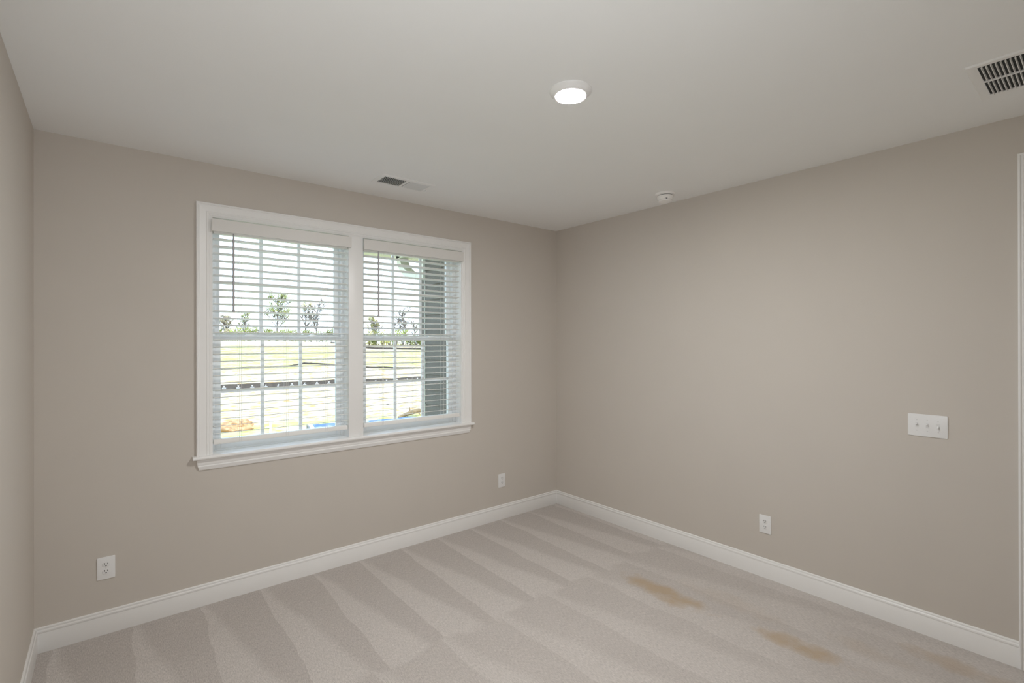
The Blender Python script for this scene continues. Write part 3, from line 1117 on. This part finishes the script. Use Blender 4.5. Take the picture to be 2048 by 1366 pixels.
# open-top container with a blue cover
ct = empty('waste_container', (1.41, 12.80, -2.6), math.radians(-11.3))
tag(ct, 'long grey container with blue cover, low behind both windows', 'container')
CW, CD_, CH = 6.4, 2.3, 1.58
bm = bmesh.new()
add_box(bm, (0, -CD_, 0.12), (0.07, 0, CH + 0.015))
add_box(bm, (CW - 0.07, -CD_, 0.12), (CW, 0, CH))
add_box(bm, (0.07, -0.07, 0.12), (CW - 0.07, 0, CH))
add_box(bm, (0.07, -CD_, 0.12), (CW - 0.07, -CD_ + 0.07, CH))
add_box(bm, (0.07, -CD_ + 0.07, 0.12), (CW - 0.07, -0.07, 0.2))
for k in range(9):
    x = 0.3 + k * 0.72
    add_box(bm, (x, -CD_ - 0.05, 0.12), (x + 0.1, -CD_, CH - 0.1))
    add_box(bm, (x, 0, 0.12), (x + 0.1, 0.05, CH - 0.1))
finish(bm, 'body', STEEL, ct)
for y in (-CD_ + 0.3, -0.5):
    box('skid', (0.1, y, 0.0), (CW - 0.1, y + 0.18, 0.12), STEEL, ct)
bm = bmesh.new()
for a, b in (((0.05, -CD_, CH), (0.16, 0, CH + 0.02)), ((CW - 0.16, -CD_, CH), (CW, 0, CH + 0.03)), ((0.16, -0.05, CH), (CW - 0.16, 0, CH + 0.015)), ((0.16, -CD_, CH), (CW - 0.16, -CD_ + 0.05, CH + 0.015))):
    add_box(bm, a, b)
finish(bm, 'rim', PVC, ct)
bm = bmesh.new()
nx, ny = 40, 14
gridv = []
for layer in (0, 1):
    rows = []
    for j in range(ny + 1):
        row = []
        for i in range(nx + 1):
            x = 0.165 + (CW - 0.33) * i / nx
            y = -CD_ + 0.055 + (CD_ - 0.11) * j / ny
            z = CH + 0.025 - 0.05 * math.sin(math.pi * j / ny) + 0.035 * noise.noise((x * 1.7, y * 1.7, 1.0)) - 0.02 * layer
            row.append(bm.verts.new((x, y, z)))
        rows.append(row)
    gridv.append(rows)
for layer in (0, 1):
    for a, b in zip(gridv[layer], gridv[layer][1:]):
        for k in range(nx):
            bm.faces.new((a[k], a[k + 1], b[k + 1], b[k]))
finish(bm, 'cover', TARP, ct, smooth=60)

# trees and shrubs
def leaf_cloud(bm, centre, rad, n, size, r):
    for _ in range(n):
        while True:
            d = Vector((r.uniform(-1, 1), r.uniform(-1, 1), r.uniform(-1, 1)))
            if d.length < 1:
                break
        p = centre + Vector((d.x * rad[0], d.y * rad[1], d.z * rad[2]))
        a = Vector((r.uniform(-1, 1), r.uniform(-1, 1), r.uniform(-1, 1))).normalized()
        b = a.orthogonal().normalized()
        s = size * r.uniform(0.6, 1.3)
        vs = [bm.verts.new(p + a * s), bm.verts.new(p + b * s * 0.5), bm.verts.new(p - a * s), bm.verts.new(p - b * s * 0.5)]
        bm.faces.new(vs)

def tree(name, x, y, hgt, lean, spread, seed, label, leafm=None, density=1.0, leaf_from=0.35, depth=4, trunk=0.018, group='trees on the horizon'):
    r = random.Random(seed)
    root = empty(name, (x, y, gz(x, y) - 0.1))
    tag(root, label, 'tree', group)
    tips = []
    bm = bmesh.new()

    def limb(p, d, length, r0, r1, wob, n=4):
        pts, rad = [p], [max(0.11, r0)]
        dd = d.copy()
        for k in range(n):
            dd = (dd + Vector((r.uniform(-1, 1), r.uniform(-1, 1), r.uniform(-0.3, 0.8))) * wob).normalized()
            pts.append(pts[-1] + dd * length / n)
            rad.append(max(0.085, r0 + (r1 - r0) * (k + 1) / n))
        add_tube(bm, pts, rad, 5, caps=False)
        return pts, dd

    def side(d, up_):
        az = r.uniform(0, 2 * math.pi)
        return (d * 0.5 + Vector((math.cos(az), math.sin(az), up_)) * (0.4 + spread)).normalized()
    d0 = Vector((0.774 * lean, -0.633 * lean, 1)).normalized()
    tr = hgt * trunk
    tp, dd = limb(Vector((0, 0, 0)), d0, hgt * 0.82, tr, tr * 0.2, 0.07, 8)
    tips.append((tp[-1], 4))
    nbr = 6 + 2 * depth
    for q in range(nbr):
        f = 0.26 + 0.72 * (q + r.random() * 0.6) / nbr
        seg_ = min(7, int(f * 8))
        base_ = tp[seg_].lerp(tp[seg_ + 1], f * 8 - seg_)
        ln = hgt * (0.40 - 0.22 * f) * (0.7 + 0.5 * spread)
        p1, e1 = limb(base_, side(d0, 0.75), ln, tr * 0.42, tr * 0.18, 0.16)
        tips.append((p1[-1], 3))
        for _ in range(depth):
            i1 = r.choice((1, 2, 3, 4))
            p2, e2 = limb(p1[i1], side(e1, 0.45), ln * r.uniform(0.35, 0.6), tr * 0.18, tr * 0.1, 0.2, 3)
            tips.append((p2[-1], 4))
            if depth > 3:
                p3, e3 = limb(p2[r.choice((1, 2, 3))], side(e2, 0.3), ln * r.uniform(0.2, 0.35), 0.04, 0.03, 0.2, 2)
                tips.append((p3[-1], 4))
    zmax = max(t_[0].z for t_ in tips)
    k = hgt / zmax
    for v in bm.verts:
        v.co *= k
    finish(bm, 'trunk', BARK, root)
    if leafm is not None:
        bm = bmesh.new()
        for q, lev in tips:
            q = q * k
            if q.z > hgt * leaf_from and r.random() < density:
                leaf_cloud(bm, q, (hgt * 0.055, hgt * 0.055, hgt * 0.045), 34, hgt * 0.0135, r)
        if len(bm.verts):
            finish(bm, 'foliage', leafm, root, smooth=0)
        else:
            bm.free()
    return root

def shrub(x, y, hgt, wid, seed, label, leafm):
    r = random.Random(seed)
    root = empty('shrub', (x, y, gz(x, y) - 0.1))
    tag(root, label, 'shrub', 'shrubs along the tree line')
    bm = bmesh.new()
    for k in range(5):
        a = r.uniform(0, 6.28)
        add_tube(bm, [(0, 0, 0), (math.cos(a) * wid * 0.15, math.sin(a) * wid * 0.15, hgt * 0.35), (math.cos(a) * wid * 0.3, math.sin(a) * wid * 0.3, hgt * 0.75)], [0.12, 0.08, 0.03], 5)
    finish(bm, 'stem', BARK, root)
    bm = bmesh.new()
    for k in range(9):
        c = Vector((r.uniform(-0.4, 0.4) * wid, r.uniform(-0.4, 0.4) * wid, hgt * r.uniform(0.2, 0.72)))
        leaf_cloud(bm, c, (wid * 0.3, wid * 0.3, hgt * 0.26), 40, 0.30, r)
    finish(bm, 'foliage', leafm, root, smooth=0)
    return root

def along(px, dist):
    """Ground position on the compass bearing of photo column px at a given distance."""
    a = YAW + math.atan((px - 1024) / 989.02)
    d = dist / math.cos(a - YAW)
    return CAM[0] + d * math.sin(a), CAM[1] + d * math.cos(a)

TREES = [
    (452, 150, 8.2, 0.1, 0.75, 3, 'sparse reddish budding tree, leftmost in the left window', LEAFR, 0.9, 0.25, 4),
    (489, 146, 8.6, 0.05, 0.55, 11, 'small bright green tree left of the tall leafy one', LEAFG, 1.0, 0.45, 3),
    (553, 152, 15.6, 0.02, 0.62, 5, 'tall leafy tree with forked trunk, tallest in the left window', LEAFG, 0.7, 0.2, 4),
    (611, 160, 13.9, 0.02, 0.45, 21, 'slim tree with yellow top right of the tall leafy one', LEAFY, 0.35, 0.75, 4),
    (634, 148, 13.4, -0.02, 0.42, 33, 'bare grey tree, rightmost in the left window', None, 0, 0, 4),
    (746, 153, 9.6, 0.03, 0.6, 41, 'rounded yellow-green tree, leftmost in the right window', LEAFY, 1.0, 0.2, 4),
    (786, 153, 12.6, 0.28, 0.5, 52, 'bare tree leaning right in the right window', None, 0, 0, 4),
    (815, 163, 8.6, -0.15, 0.45, 63, 'thin bare tree between leaning tree and grey wing', None, 0, 0, 3),
    (830, 168, 8.6, 0.0, 0.4, 71, 'thin tree with few green leaves beside grey wing', LEAFG, 0.3, 0.5, 3),
]
for (px, dist, hgt, lean, spr, seed, lb, lm, den, lf, dep) in TREES:
    x, y = along(px, dist)
    tree('tree', x, y, hgt, lean, spr, seed, lb, lm, den, lf, dep)

k = 0
SHR = [(430, 4.6, LEAFD), (444, 4.0, LEAFR), (457, 4.8, LEAFR), (471, 4.4, LEAFG), (484, 5.4, LEAFG), (498, 3.9, LEAFD), (511, 3.5, LEAFD), (526, 3.2, LEAFD), (540, 3.3, LEAFD),
       (556, 3.0, LEAFD), (571, 3.6, LEAFG), (586, 3.0, LEAFD), (602, 2.8, LEAFD), (622, 2.7, LEAFD), (645, 2.9, LEAFD), (662, 3.6, LEAFD),
       (725, 4.4, LEAFD), (739, 5.2, LEAFY), (752, 4.6, LEAFD), (765, 4.9, LEAFY), (778, 4.2, LEAFD), (792, 5.2, LEAFG), (806, 5.4, LEAFG), (820, 4.2, LEAFD), (833, 3.6, LEAFD), (848, 3.4, LEAFD)]
for i, (px, hgt, lm) in enumerate(SHR):
    x, y = along(px, 133 + 5.5 * (i % 3))
    left = px < 700
    hgt *= 1.35 if 505 < px < 700 else 1.0
    idx = i if left else i - 16
    n_ = 16 if left else 10
    words = ['first', 'second', 'third', 'fourth', 'fifth', 'sixth', 'seventh', 'eighth', 'ninth', 'tenth', 'eleventh', 'twelfth', 'thirteenth', 'fourteenth', 'fifteenth', 'sixteenth']
    tone = {'leaf_olive': 'olive', 'leaf_green': 'fresh green', 'leaf_yellow': 'yellow-green', 'leaf_bud': 'straw-coloured'}[lm.name]
    shrub(x, y, hgt, 3.0, 100 + i, '%s shrub, %s from the left along the horizon in the %s window' % (tone, words[idx], 'left' if left else 'right'), lm)
